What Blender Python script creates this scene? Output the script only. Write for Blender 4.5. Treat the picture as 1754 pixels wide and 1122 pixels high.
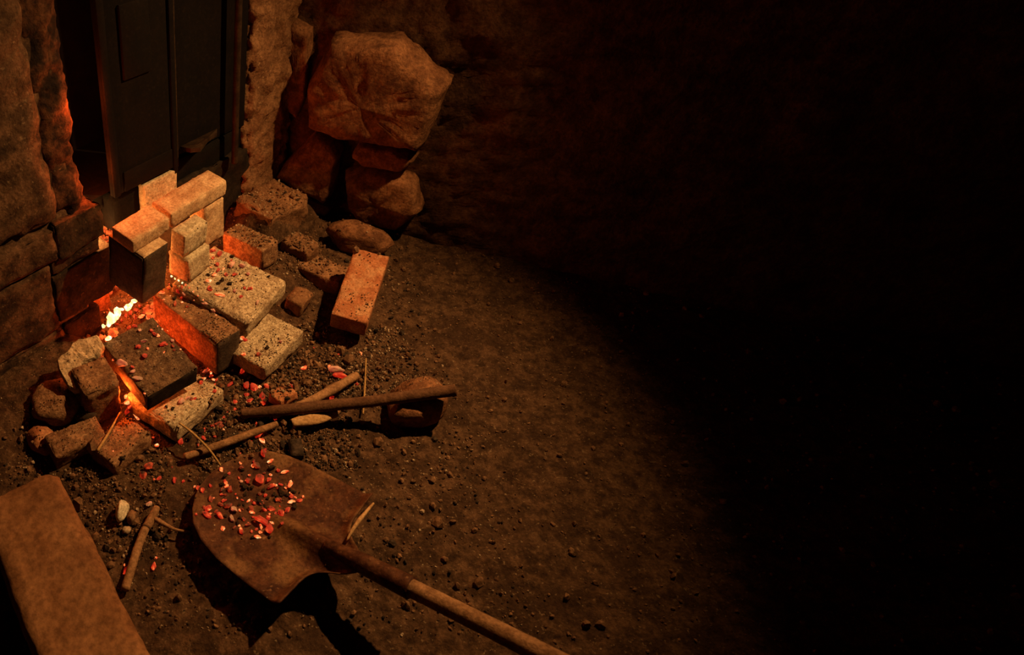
import bpy, bmesh, math, random
from mathutils import Vector, Matrix, Euler, noise
from mathutils.bvhtree import BVHTree

for o in list(bpy.data.objects):
    bpy.data.objects.remove(o)
scn = bpy.context.scene
COL = scn.collection
R = math.radians

# ------------------------------------------------------------------ camera
FPX, PITCH, CAMH, PPX, PPY, FW, FH = 1167.0, R(42), 1.25, 353.0, 562.0, 1754.0, 1122.0
cd = bpy.data.cameras.new('camera')
cam = bpy.data.objects.new('camera', cd)
COL.objects.link(cam)
cam.location = (0, 0, CAMH)
cam.rotation_euler = (R(90) - PITCH, 0, 0)
cd.sensor_fit = 'HORIZONTAL'
cd.sensor_width = 36
cd.lens = 36 * FPX / FW
cd.shift_x = (FW / 2 - PPX) / FW
cd.shift_y = (PPY - FH / 2) / FW
cd.clip_start = 0.02
cd.dof.use_dof = True
cd.dof.focus_distance = 1.72
cd.dof.aperture_fstop = 5.0
scn.camera = cam

# ------------------------------------------------------------------ world, lamp, exposure
w = bpy.data.worlds.new('world')
scn.world = w
w.use_nodes = True
w.node_tree.nodes['Background'].inputs[0].default_value = (0.030, 0.0095, 0.0028, 1)
w.node_tree.nodes['Background'].inputs[1].default_value = 0.14
vs = scn.view_settings
vs.view_transform = 'Standard'
vs.look = 'None'
vs.exposure = 0.0
vs.gamma = 1.0
vs.use_curve_mapping = False

LAMP_POS = Vector((1.06, 1.37, 1.62))
LAMP_AIM = Vector((-0.06, 1.12, 0.10))
ld = bpy.data.lights.new('work_lamp', 'SPOT')
ld.energy = 188
ld.color = (1.0, 0.525, 0.185)
ld.spot_size = R(80)
ld.spot_blend = 1.0
ld.shadow_soft_size = 0.022
lamp = bpy.data.objects.new('work_lamp', ld)
COL.objects.link(lamp)
lamp.location = LAMP_POS
lamp.rotation_euler = (LAMP_AIM - LAMP_POS).to_track_quat('-Z', 'Y').to_euler()

# ------------------------------------------------------------------ helpers: geometry
FWD = Vector((0, math.cos(PITCH), -math.sin(PITCH)))
UPV = Vector((0, math.sin(PITCH), math.cos(PITCH)))
CAMP = Vector((0, 0, CAMH))

def ray(x, y):
    return FWD + Vector((1, 0, 0)) * ((x - PPX) / FPX) - UPV * ((y - PPY) / FPX)

def at(x, y, z):
    v = ray(x, y)
    return CAMP + v * ((z - CAMH) / v.z)

YAW = R(47)
UD = Vector((math.cos(YAW), math.sin(YAW), 0))      # along the kiln front
ND = Vector((math.sin(YAW), -math.cos(YAW), 0))     # out of the kiln front
def K(u, n, z):
    return UD * u + ND * n + Vector((0, 0, z))

def tag(o, label=None, cat=None, group=None, kind=None):
    if label: o['label'] = label
    if cat: o['category'] = cat
    if group: o['group'] = group
    if kind: o['kind'] = kind
    return o

def link(name, me, mat, parent=None, M=None):
    o = bpy.data.objects.new(name, me)
    COL.objects.link(o)
    if mat is not None and len(me.materials) == 0:
        for m in (mat if isinstance(mat, (list, tuple)) else [mat]):
            me.materials.append(m)
    if parent: o.parent = parent
    if M is not None:
        o.matrix_basis = M
        MW[o.name] = M.copy()
    return o
MW = {}

def mesh(name, verts, faces, smooth=True, mats=None):
    me = bpy.data.meshes.new(name)
    me.from_pydata([tuple(v) for v in verts], [], faces)
    me.validate()
    if smooth:
        me.polygons.foreach_set('use_smooth', [True] * len(me.polygons))
    if mats:
        me.polygons.foreach_set('material_index', mats)
    me.update()
    return me

def fbm(p, octs=3):
    return noise.fractal(p, 1.0, 2.0, octs)

def axis_pts(h, r, step):
    inner = h - r
    n = max(1, int(round(2 * inner / step)))
    mid = [-inner + 2 * inner * i / n for i in range(n + 1)]
    return [-h, -h + r * 0.45] + mid + [h - r * 0.45, h]

def brick_mesh(name, dims, seed=0, r=0.0036, step=0.011, rough=0.0016, chip=0.006, lump=0.0, lump_scale=12, soot=(), taper=None):
    """rounded, chipped block; x along the kiln front, -y is the front face"""
    hx, hy, hz = [d / 2 for d in dims]
    r = min(r, min(hx, hy, hz) * 0.6)
    ax = [axis_pts(h, r, step) for h in (hx, hy, hz)]
    idx, verts, faces, mats = {}, [], [], []
    off = Vector((seed * 7.31, seed * 3.77, seed * 1.93))
    def vert(i, j, k):
        key = (i, j, k)
        if key in idx: return idx[key]
        p = Vector((ax[0][i], ax[1][j], ax[2][k]))
        q = Vector((max(-hx + r, min(hx - r, p.x)), max(-hy + r, min(hy - r, p.y)), max(-hz + r, min(hz - r, p.z))))
        d = p - q
        nrm = d.normalized()
        ext = sum(1 for c in d if abs(c) > 1e-6)
        p = q + nrm * r
        nz = fbm(p * 55 + off, 3)
        p = p + nrm * (nz * rough)
        if ext >= 2:
            c = noise.noise(p * 26 + off * 1.7)
            c2 = noise.noise(p * 70 - off)
            cut = max(0.0, c - 0.06) * 1.6 + max(0.0, c2 - 0.1) * 0.6
            p = p - nrm * (cut * chip * (1.5 if ext == 3 else 1.0))
        if lump:
            p = p + nrm * (fbm(p * lump_scale + off, 3) * lump)
        if taper:
            t = (p.z + hz) / (2 * hz)
            p.x *= taper[0] + (1 - taper[0]) * t
            p.y *= taper[1] + (1 - taper[1]) * t
        idx[key] = len(verts)
        verts.append(p)
        return idx[key]
    nx, ny, nz_ = len(ax[0]), len(ax[1]), len(ax[2])
    def side(a, b, mk, flip, tagname):
        mi = 1 if tagname in soot else 0
        for i in range(a - 1):
            for j in range(b - 1):
                f = [vert(*mk(i, j)), vert(*mk(i + 1, j)), vert(*mk(i + 1, j + 1)), vert(*mk(i, j + 1))]
                faces.append(f[::-1] if flip else f)
                mats.append(mi)
    side(nx, ny, lambda i, j: (i, j, nz_ - 1), False, 'top')
    side(nx, ny, lambda i, j: (i, j, 0), True, 'bottom')
    side(nx, nz_, lambda i, j: (i, 0, j), False, 'front')
    side(nx, nz_, lambda i, j: (i, ny - 1, j), True, 'back')
    side(ny, nz_, lambda i, j: (0, i, j), True, 'left')
    side(ny, nz_, lambda i, j: (nx - 1, i, j), False, 'right')
    return mesh(name, verts, faces, True, mats)

def pose(p):
    """matrix from a pose: position, yaw, drop to the front, rise along u"""
    x, y, z, yaw, pn, ru = p[:6]
    c, s = math.cos(R(yaw)), math.sin(R(yaw))
    pn, ru = R(pn), R(ru)
    u = Vector((c, s, 0)); n = Vector((s, -c, 0)); zz = Vector((0, 0, 1))
    n2 = n * math.cos(pn) - zz * math.sin(pn)
    z2 = zz * math.cos(pn) + n * math.sin(pn)
    u2 = u * math.cos(ru) + z2 * math.sin(ru)
    z3 = z2 * math.cos(ru) - u * math.sin(ru)
    M = Matrix.Identity(4)
    b = -n2
    for i in range(3):
        M[i][0], M[i][1], M[i][2], M[i][3] = u2[i], b[i], z3[i], (x, y, z)[i]
    return M

def rock_mesh(name, dims, seed=0, sub=3, rough=0.10, cuts=7, cutd=0.78):
    bm = bmesh.new()
    bmesh.ops.create_icosphere(bm, subdivisions=sub, radius=1.0)
    rnd = random.Random(seed)
    planes = []
    for _ in range(cuts):
        v = Vector((rnd.gauss(0, 1), rnd.gauss(0, 1), rnd.gauss(0, 1))).normalized()
        planes.append((v, rnd.uniform(cutd - 0.13, cutd + 0.1)))
    off = Vector((seed * 5.1, seed * 2.3, seed * 9.7))
    for v in bm.verts:
        p = v.co.copy()
        for n_, d_ in planes:
            k = p.dot(n_) - d_
            if k > 0: p -= n_ * k * 0.93
        p += v.co.normalized() * (fbm(p * 2.2 + off, 3) * rough)
        v.co = Vector((p.x * dims[0] / 2, p.y * dims[1] / 2, p.z * dims[2] / 2)) * 1.1
    me = bpy.data.meshes.new(name)
    bm.to_mesh(me); bm.free()
    me.polygons.foreach_set('use_smooth', [sub >= 3] * len(me.polygons))
    return me

def tube_mesh(name, pts, rads, seg=10, seed=0, rough=0.06, knots=0.0):
    """closed tube along a polyline"""
    P = [Vector(p) for p in pts]
    dense, dr = [], []
    for i in range(len(P) - 1):
        m = max(2, int((P[i + 1] - P[i]).length / 0.007))
        p0, p1, p2, p3 = P[max(0, i - 1)], P[i], P[i + 1], P[min(len(P) - 1, i + 2)]
        for k in range(m):
            t = k / m
            q = 0.5 * ((2 * p1) + (p2 - p0) * t + (2 * p0 - 5 * p1 + 4 * p2 - p3) * t * t + (3 * p1 - p0 - 3 * p2 + p3) * t ** 3)
            dense.append(q); dr.append(rads[i] * (1 - t) + rads[i + 1] * t)
    dense.append(P[-1]); dr.append(rads[-1])
    verts, faces = [], []
    ref = Vector((0, 0, 1))
    for i, c in enumerate(dense):
        tng = (dense[min(i + 1, len(dense) - 1)] - dense[max(i - 1, 0)]).normalized()
        if abs(tng.dot(ref)) > 0.95: ref = Vector((1, 0, 0))
        a = tng.cross(ref).normalized(); b = a.cross(tng)
        for k in range(seg):
            an = 2 * math.pi * k / seg
            dirv = a * math.cos(an) + b * math.sin(an)
            rr = dr[i] * (1 + rough * fbm(c * 60 + dirv * 1.5 + Vector((seed, 0, 0)), 2) + knots * max(0, noise.noise(c * 25 + Vector((seed * 3, 0, 0))) - 0.25))
            verts.append(c + dirv * rr)
    for i in range(len(dense) - 1):
        for k in range(seg):
            k2 = (k + 1) % seg
            faces.append([i * seg + k, i * seg + k2, (i + 1) * seg + k2, (i + 1) * seg + k])
    faces.append([k for k in range(seg)])
    faces.append([(len(dense) - 1) * seg + k for k in range(seg)][::-1])
    me = mesh(name, verts, faces)
    bm = bmesh.new(); bm.from_mesh(me)
    bmesh.ops.recalc_face_normals(bm, faces=bm.faces[:])
    bm.to_mesh(me); bm.free()
    return me

# ------------------------------------------------------------------ helpers: materials
def nt_of(name):
    m = bpy.data.materials.new(name)
    m.use_nodes = True
    nt = m.node_tree
    return m, nt, nt.nodes['Principled BSDF']

def earth_mat(name, c1, c2, c3=None, scale=35, speck=(0.02, 0.012, 0.008), speck_amt=0.35, bump=0.5, bump_scale=160, roughness=0.92, patch=None, patch_amt=0.5, patch_scale=14, metallic=0.0, vary=0.8):
    """mottled mineral surface: two tones, dark specks, optional patches of a third tone, grainy relief"""
    m, nt, b = nt_of(name)
    N, L = nt.nodes, nt.links
    tc = N.new('ShaderNodeTexCoord'); oi = N.new('ShaderNodeObjectInfo')
    add = N.new('ShaderNodeVectorMath'); add.operation = 'ADD'
    mul = N.new('ShaderNodeMath'); mul.operation = 'MULTIPLY'; mul.inputs[1].default_value = 13.0
    L.new(oi.outputs['Random'], mul.inputs[0]); L.new(tc.outputs['Object'], add.inputs[0]); L.new(mul.outputs[0], add.inputs[1])
    def nz(sc, det, ro=0.6):
        n = N.new('ShaderNodeTexNoise'); n.inputs['Scale'].default_value = sc; n.inputs['Detail'].default_value = det; n.inputs['Roughness'].default_value = ro
        L.new(add.outputs[0], n.inputs['Vector']); return n
    def ramp(src, a, bb, ca, cb):
        r = N.new('ShaderNodeValToRGB'); r.color_ramp.elements[0].position = a; r.color_ramp.elements[1].position = bb
        r.color_ramp.elements[0].color = (*ca, 1); r.color_ramp.elements[1].color = (*cb, 1); L.new(src, r.inputs[0]); return r
    def mix(f, a, c):
        x = N.new('ShaderNodeMix'); x.data_type = 'RGBA'
        L.new(f, x.inputs[0]); L.new(a, x.inputs[6])
        if isinstance(c, tuple): x.inputs[7].default_value = (*c, 1)
        else: L.new(c, x.inputs[7])
        return x.outputs[2]
    n1 = nz(scale, 6); base = ramp(n1.outputs[0], 0.38, 0.63, c1, c2).outputs[0]
    if patch:
        n3 = nz(patch_scale, 4); f = ramp(n3.outputs[0], 0.5, 0.62, (0, 0, 0), (patch_amt,) * 3)
        base = mix(f.outputs[0], base, patch)
    n5 = nz(bump_scale * 1.0, 4, 0.7)
    v5 = ramp(n5.outputs[0], 0.34, 0.66, (0.52, 0.50, 0.48), (1.30, 1.30, 1.30))
    m5 = N.new('ShaderNodeMix'); m5.data_type = 'RGBA'; m5.blend_type = 'MULTIPLY'; m5.inputs[0].default_value = vary
    L.new(base, m5.inputs[6]); L.new(v5.outputs[0], m5.inputs[7]); base = m5.outputs[2]
    n2 = nz(bump_scale * 1.3, 3, 0.7); f2 = ramp(n2.outputs[0], 0.28, 0.44, (speck_amt,) * 3, (0, 0, 0))
    base = mix(f2.outputs[0], base, speck)
    if c3:
        n4 = nz(bump_scale * 0.9, 2); f4 = ramp(n4.outputs[0], 0.63, 0.74, (0, 0, 0), (0.65,) * 3)
        base = mix(f4.outputs[0], base, c3)
    L.new(base, b.inputs['Base Color'])
    b.inputs['Roughness'].default_value = roughness
    b.inputs['Metallic'].default_value = metallic
    b.inputs['Specular IOR Level'].default_value = 0.12
    nb = nz(bump_scale, 5, 0.7); nb2 = nz(bump_scale * 0.22, 3)
    sm = N.new('ShaderNodeMath'); sm.operation = 'MULTIPLY_ADD'; sm.inputs[1].default_value = 1.6
    L.new(nb2.outputs[0], sm.inputs[0]); L.new(nb.outputs[0], sm.inputs[2])
    bp = N.new('ShaderNodeBump'); bp.inputs['Strength'].default_value = bump; bp.inputs['Distance'].default_value = 0.0045
    L.new(sm.outputs[0], bp.inputs['Height']); L.new(bp.outputs[0], b.inputs['Normal'])
    return m

def ember_mat(name, stops, strength, ash=(0.13, 0.08, 0.06), scale=1.5):
    m, nt, b = nt_of(name)
    N, L = nt.nodes, nt.links
    tc = N.new('ShaderNodeTexCoord'); oi = N.new('ShaderNodeObjectInfo')
    add = N.new('ShaderNodeVectorMath'); add.operation = 'ADD'
    mul = N.new('ShaderNodeMath'); mul.operation = 'MULTIPLY'; mul.inputs[1].default_value = 17.0
    L.new(oi.outputs['Random'], mul.inputs[0]); L.new(tc.outputs['Object'], add.inputs[0]); L.new(mul.outputs[0], add.inputs[1])
    n = N.new('ShaderNodeTexNoise'); n.inputs['Scale'].default_value = scale; n.inputs['Detail'].default_value = 3
    L.new(add.outputs[0], n.inputs['Vector'])
    r = N.new('ShaderNodeValToRGB')
    els = r.color_ramp.elements
    els[0].position, els[0].color = stops[0][0], (*stops[0][1], 1)
    els[1].position, els[1].color = stops[-1][0], (*stops[-1][1], 1)
    for p_, c_ in stops[1:-1]:
        e = els.new(p_); e.color = (*c_, 1)
    L.new(n.outputs[0], r.inputs[0])
    b.inputs['Base Color'].default_value = (*ash, 1)
    b.inputs['Roughness'].default_value = 0.95
    L.new(r.outputs[0], b.inputs['Emission Color'])
    b.inputs['Emission Strength'].default_value = strength
    return m

M = {}
M['cream'] = earth_mat('cream_firebrick', (0.38, 0.30, 0.19), (0.58, 0.48, 0.33), (0.70, 0.62, 0.48), scale=85, speck=(0.07, 0.045, 0.03), speck_amt=0.6, bump=0.6, patch=(0.27, 0.18, 0.105), patch_amt=0.45)
M['dusty'] = earth_mat('dusty_firebrick', (0.36, 0.26, 0.16), (0.62, 0.49, 0.33), (0.78, 0.68, 0.52), scale=95, speck=(0.05, 0.032, 0.02), speck_amt=0.75, bump=0.9, bump_scale=190, patch=(0.24, 0.15, 0.085), patch_amt=0.6, patch_scale=20)
M['tan'] = earth_mat('tan_brick', (0.40, 0.24, 0.13), (0.58, 0.40, 0.24), (0.68, 0.53, 0.37), scale=30, speck_amt=0.25, bump=0.4, patch=(0.30, 0.15, 0.075), patch_amt=0.55)
M['brown'] = earth_mat('brown_brick', (0.16, 0.078, 0.040), (0.31, 0.17, 0.088), (0.46, 0.33, 0.20), scale=40, speck_amt=0.5, bump=0.7, patch=(0.11, 0.05, 0.025), patch_amt=0.55)
M['ashy'] = earth_mat('ash_dusted_brick', (0.092, 0.050, 0.028), (0.22, 0.128, 0.070), (0.50, 0.40, 0.28), scale=70, speck_amt=0.7, bump=0.8, bump_scale=200, patch=(0.07, 0.042, 0.028), patch_amt=0.6)
M['soot'] = earth_mat('sooty_brick', (0.010, 0.007, 0.005), (0.024, 0.015, 0.010), scale=30, speck_amt=0.2, bump=0.35)
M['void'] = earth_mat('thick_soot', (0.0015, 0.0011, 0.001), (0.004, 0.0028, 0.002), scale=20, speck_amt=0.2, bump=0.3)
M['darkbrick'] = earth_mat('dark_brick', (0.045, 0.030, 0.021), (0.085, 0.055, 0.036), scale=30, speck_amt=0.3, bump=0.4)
M['redbrick'] = earth_mat('red_brick', (0.29, 0.098, 0.042), (0.40, 0.16, 0.072), (0.55, 0.33, 0.18), scale=25, speck_amt=0.25, bump=0.4, patch=(0.50, 0.29, 0.155), patch_amt=0.5, patch_scale=22)
M['clay'] = earth_mat('rough_clay', (0.16, 0.075, 0.036), (0.31, 0.16, 0.080), (0.40, 0.25, 0.135), scale=28, speck_amt=0.6, bump=1.0, bump_scale=120, patch=(0.11, 0.048, 0.023), patch_amt=0.65)
M['kiln'] = earth_mat('kiln_render', (0.045, 0.024, 0.013), (0.12, 0.064, 0.034), (0.2, 0.13, 0.075), scale=24, speck_amt=0.6, bump=0.9, bump_scale=110, patch=(0.015, 0.009, 0.006), patch_amt=0.85, patch_scale=9)
M['soot_shade'] = earth_mat('sooty_shaded_render', (0.014, 0.009, 0.006), (0.048, 0.026, 0.014), (0.10, 0.06, 0.034), scale=24, speck_amt=0.6, bump=0.9, bump_scale=110, patch=(0.010, 0.006, 0.004), patch_amt=0.85, patch_scale=9)  # soot, darkened further to stand for the brick stack's cast shadow
M['burnt'] = earth_mat('burnt_clay', (0.016, 0.007, 0.005), (0.095, 0.038, 0.018), scale=34, speck_amt=0.7, bump=1.0, bump_scale=90, patch=(0.012, 0.007, 0.005), patch_amt=0.9, patch_scale=22)
M['stone'] = earth_mat('wall_stone', (0.145, 0.060, 0.028), (0.285, 0.130, 0.060), (0.25, 0.135, 0.066), scale=26, speck_amt=0.6, bump=1.0, bump_scale=100, patch=(0.065, 0.026, 0.013), patch_amt=0.65)
M['mortar'] = earth_mat('earth_mortar', (0.050, 0.022, 0.011), (0.115, 0.056, 0.028), scale=26, speck_amt=0.6, bump=1.0, bump_scale=90)
M['ground'] = earth_mat('ash_earth', (0.038, 0.019, 0.010), (0.115, 0.061, 0.032), (0.28, 0.185, 0.105), scale=40, speck_amt=0.7, bump=1.0, bump_scale=150, patch=(0.040, 0.020, 0.011), patch_amt=0.75, patch_scale=12)
M['rust'] = earth_mat('rusted_steel', (0.040, 0.014, 0.008), (0.105, 0.041, 0.019), (0.24, 0.12, 0.058), scale=30, speck=(0.03, 0.010, 0.006), speck_amt=0.8, bump=0.4, bump_scale=110, roughness=0.6, patch=(0.19, 0.095, 0.040), patch_amt=0.75, patch_scale=10, metallic=0.2)
M['iron'] = earth_mat('blackened_iron', (0.0020, 0.0010, 0.0008), (0.0040, 0.0019, 0.0013), scale=12, speck_amt=0.25, bump=0.15, bump_scale=90, roughness=0.9, metallic=0.0)
M['ironedge'] = earth_mat('worn_iron', (0.022, 0.013, 0.009), (0.045, 0.027, 0.016), scale=30, speck_amt=0.3, bump=0.2, roughness=0.55, metallic=0.3)
M['wood'] = earth_mat('weathered_stick', (0.19, 0.098, 0.046), (0.33, 0.18, 0.09), scale=34, speck_amt=0.3, bump=0.5)
M['darkwood'] = earth_mat('dark_stick', (0.085, 0.040, 0.021), (0.13, 0.064, 0.034), scale=34, speck_amt=0.25, bump=0.4)
M['bark'] = earth_mat('pale_bark', (0.36, 0.21, 0.095), (0.48, 0.30, 0.145), scale=24, speck_amt=0.15, bump=0.3)
M['straw'] = earth_mat('straw', (0.34, 0.20, 0.075), (0.45, 0.28, 0.11), speck_amt=0.1, bump=0.1)
M['beam'] = earth_mat('worn_beam', (0.165, 0.073, 0.031), (0.25, 0.12, 0.054), scale=12, speck_amt=0.2, bump=0.35, bump_scale=70, patch=(0.13, 0.055, 0.024), patch_amt=0.6, patch_scale=7)
M['shard'] = earth_mat('pale_clay_shard', (0.40, 0.29, 0.17), (0.58, 0.45, 0.29), scale=40, speck=(0.09, 0.06, 0.038), speck_amt=0.55, bump=1.0, bump_scale=100)
M['pale'] = earth_mat('pale_stone', (0.50, 0.42, 0.29), (0.64, 0.55, 0.40), scale=26, speck_amt=0.2, bump=0.6)
M['cinder'] = earth_mat('cinder', (0.022, 0.015, 0.011), (0.065, 0.043, 0.030), scale=60, speck_amt=0.3, bump=0.6)
M['grit_brown'] = earth_mat('brown_grit', (0.085, 0.043, 0.022), (0.24, 0.13, 0.068), scale=60, speck_amt=0.3, bump=0.4)
M['grit_pale'] = earth_mat('ash_grit', (0.30, 0.21, 0.13), (0.46, 0.35, 0.235), scale=60, speck_amt=0.2, bump=0.4)
E_RED = [(0.32, (0.03, 0.001, 0.0006)), (0.45, (0.34, 0.008, 0.003)), (0.58, (0.60, 0.020, 0.006)), (0.67, (0.9, 0.12, 0.022)), (0.76, (1.0, 0.45, 0.12))]
M['e_red'] = ember_mat('red_ember', E_RED, 0.95, ash=(0.07, 0.035, 0.025))
M['e_dull'] = ember_mat('dull_ember', [(0.38, (0.012, 0.001, 0.0005)), (0.52, (0.24, 0.010, 0.002)), (0.70, (0.7, 0.05, 0.008))], 0.8, ash=(0.07, 0.04, 0.03))
M['e_hot'] = ember_mat('bright_ember', [(0.30, (0.40, 0.012, 0.004)), (0.45, (0.72, 0.06, 0.012)), (0.57, (1.0, 0.26, 0.06)), (0.70, (1.0, 0.62, 0.28))], 1.3)
M['e_ash'] = ember_mat('ash_covered_ember', [(0.40, (0.03, 0.005, 0.003)), (0.58, (0.45, 0.06, 0.025)), (0.75, (0.9, 0.2, 0.07))], 0.62, ash=(0.36, 0.25, 0.19))
M['e_white'] = ember_mat('white_hot_coal', [(0.30, (1.0, 0.42, 0.08)), (0.42, (1.0, 0.55, 0.15)), (0.54, (1.0, 0.74, 0.32)), (0.66, (1.0, 0.90, 0.60))], 2.2, scale=1.9)
M['e_bed'] = ember_mat('coal_bed', [(0.36, (0.10, 0.008, 0.002)), (0.50, (0.8, 0.07, 0.012)), (0.66, (1.0, 0.22, 0.03))], 1.0, ash=(0.06, 0.04, 0.03), scale=40)

# ------------------------------------------------------------------ floor
def soft(v, a, b, s):
    def st(t):
        t = max(0.0, min(1.0, t)); return t * t * (3 - 2 * t)
    return st((v - a) / s + 0.5) * (1 - st((v - b) / s + 0.5))
def ground_base(x, y):
    p = Vector((x, y, 0))
    u, n = p.dot(UD), p.dot(ND)
    h = 0.0
    # rise towards the pier and the corner
    h += 0.035 * soft(u, 1.10, 9, 0.16) * soft(n, -9, -0.80, 0.24)
    h += 0.085 * soft(u, 1.34, 1.60, 0.07) * soft(n, -9, -0.995, 0.07)
    h += 0.045 * soft(u, 1.22, 1.44, 0.09) * soft(n, -1.12, -0.88, 0.09)
    # debris banked against the kiln front
    h += 0.065 * soft(u, -9, 0.74, 0.10) * soft(n, -9, -0.98, 0.20)
    h += 0.040 * math.exp(-(((x + 0.31) / 0.085) ** 2 + ((y - 1.045) / 0.065) ** 2))
    return h
def ground_z(x, y, fine=True):
    h = ground_base(x, y)
    p = Vector((x, y, 0))
    h += 0.010 * fbm(p * 7, 3)
    if fine:
        h += 0.0055 * fbm(p * 38 + Vector((4, 2, 0)), 3) + 0.0028 * noise.noise(p * 110)
    return h - 0.006
def spaced(a, b, c, d, fine, coarse):
    out, v = [], a
    while v < b: out.append(v); v += coarse * (0.35 + 0.65 * min(1, (b - v) / 0.4))
    v = b
    while v < c: out.append(v); v += fine
    v = c
    while v < d: out.append(v); v += coarse * (0.35 + 0.65 * min(1, (v - c) / 0.4))
    out.append(d)
    return out
gx = spaced(-1.6, -0.55, 0.68, 4.6, 0.0065, 0.06)
gy = spaced(-0.4, 0.50, 1.95, 4.0, 0.0065, 0.06)
gv = [(x, y, ground_z(x, y)) for y in gy for x in gx]
nx = len(gx)
gf = [(j * nx + i, j * nx + i + 1, (j + 1) * nx + i + 1, (j + 1) * nx + i) for j in range(len(gy) - 1) for i in range(nx - 1)]
floor = tag(link('floor', mesh('floor', gv, gf), M['ground']), 'ash-strewn bare earth floor in front of the kiln', kind='structure')

# ------------------------------------------------------------------ kiln front (left), built of blocks
WN = -1.155
def kblock(name, u0, u1, n0, n1, z0, z1, mat, parent=None, **kw):
    d = (u1 - u0, n1 - n0, z1 - z0)
    me = brick_mesh(name, d, **kw)
    c = K((u0 + u1) / 2, (n0 + n1) / 2, (z0 + z1) / 2)
    m4 = pose((c.x, c.y, c.z, 47, 0, 0))
    return link(name, me, mat, parent, m4)
wall_left = kblock('wall_left', -1.2, 0.80, -1.75, WN - 0.012, -0.1, 1.9, M['kiln'], seed=3, step=0.12, r=0.01, lump=0.004)
tag(wall_left, 'smoke-blackened kiln front of rendered stone blocks at left', kind='structure')
def wall_part(name, *a, **k):
    o = kblock(name, *a, **k)
    o.parent = wall_left
    o.matrix_parent_inverse = Matrix.Identity(4)
    o.matrix_basis = MW[wall_left.name].inverted() @ MW[o.name]
    return o
wall_part('stone_block', 0.30, 0.700, -1.40, WN + 0.004, -0.09, 0.082, M['kiln'], seed=11, rough=0.003, chip=0.012, lump=0.006)
wall_part('stone_block', 0.706, 0.822, -1.40, WN + 0.002, -0.09, 0.084, M['soot_shade'], seed=12, rough=0.003, chip=0.012, lump=0.004)
wall_part('stone_block', 0.20, 0.690, -1.40, WN + 0.006, 0.088, 0.284, M['kiln'], seed=13, rough=0.003, chip=0.012, lump=0.007)
wall_part('stone_block', 0.695, 0.884, -1.30, WN + 0.003, 0.102, 0.246, M['soot_shade'], seed=14, rough=0.003, chip=0.012, lump=0.005)  # shadow of the stack is painted in by the darker render
wall_part('stone_block', 0.700, 0.846, -1.30, WN + 0.001, 0.250, 0.287, M['soot_shade'], seed=19, rough=0.003, chip=0.010, lump=0.004)
wall_part('stone_block', 0.25, 0.715, -1.40, WN + 0.012, 0.292, 0.375, M['kiln'], seed=15, rough=0.003, chip=0.014, lump=0.007)
wall_part('ledge_stone', 0.720, 0.862, -1.40, WN + 0.010, 0.290, 0.384, [M['burnt'], M['soot_shade']], soot=('front', 'left', 'right'), seed=16, rough=0.005, chip=0.02, lump=0.010)  # sides below the burnt top carry the painted shade too
wall_part('clay_render', 0.15, 0.745, -1.45, WN + 0.010, 0.380, 1.30, M['kiln'], seed=17, step=0.022, rough=0.004, r=0.03, chip=0.02, lump=0.014, lump_scale=9)
wall_part('burnt_jamb', 0.725, 0.828, -1.42, WN - 0.004, 0.380, 1.30, M['burnt'], seed=18, rough=0.005, r=0.028, chip=0.02, lump=0.012, lump_scale=18)

# fire box behind the loose bricks (open to the front), chamber above it
def shell(name, u0, u1, n0, n1, z0, z1, mat, label):
    c = [K(u, n, z) for u in (u0, u1) for n in (n0, n1) for z in (z0, z1)]
    f = [(0, 1, 5, 4), (0, 2, 3, 1), (4, 5, 7, 6), (0, 4, 6, 2), (1, 3, 7, 5)]   # back, sides, floor, roof
    o = link(name, mesh(name, c, f, False), mat)
    return tag(o, label, kind='structure')
shell('wall_firebox', 0.80, 1.44, -1.62, -1.262, -0.02, 0.31, M['clay'], 'glowing brick-lined fire mouth behind the loose bricks')
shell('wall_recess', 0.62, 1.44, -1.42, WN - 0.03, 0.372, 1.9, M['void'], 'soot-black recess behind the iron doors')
cheek = kblock('trim_3', 0.80, 0.905, -1.45, -1.215, -0.02, 0.31, M['clay'], seed=24)
tag(cheek, 'red-lit inner cheek of the fire mouth', kind='structure')
infill = kblock('trim_2', 1.135, 1.45, -1.30, -1.175, -0.04, 0.30, M['soot'], seed=23, step=0.02, lump=0.012, rough=0.004)  # added to stop firelight leaking onto the foot of the pier
tag(infill, 'added soot-black infill blocking firelight at the right half of the fire mouth', kind='structure')
lint = kblock('lintel', 0.925, 1.44, -1.45, -1.186, 0.245, 0.365, M['void'], seed=21, step=0.03)  # added to keep firelight out of the slit below the doors
tag(lint, 'added soot-black lintel sealing firelight off under the iron doors', kind='structure'); lint.name = 'trim_1'
fill = kblock('trim_4', 0.80, 0.930, -1.45, -1.222, 0.305, 0.375, M['void'], seed=25)  # filler added so the pale firebox roof reads black in the slit
tag(fill, 'added soot-black filler darkening the slit over the left end of the fire mouth', kind='structure')
fill2 = kblock('trim_5', 1.132, 1.45, -1.45, -1.196, 0.290, 0.378, M['soot'], seed=26, step=0.02, lump=0.006)  # second added filler, blacks out the firebox roof on this side
tag(fill2, 'added soot-black filler darkening the slit under the second iron door', kind='structure')
lb = kblock('lintel_brick', 1.012, 1.132, -1.1855, -1.160, 0.262, 0.357, M['cream'], seed=22, chip=0.008)
tag(lb, 'pale brick set upright under the lower edge of the iron door', 'brick')

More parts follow.
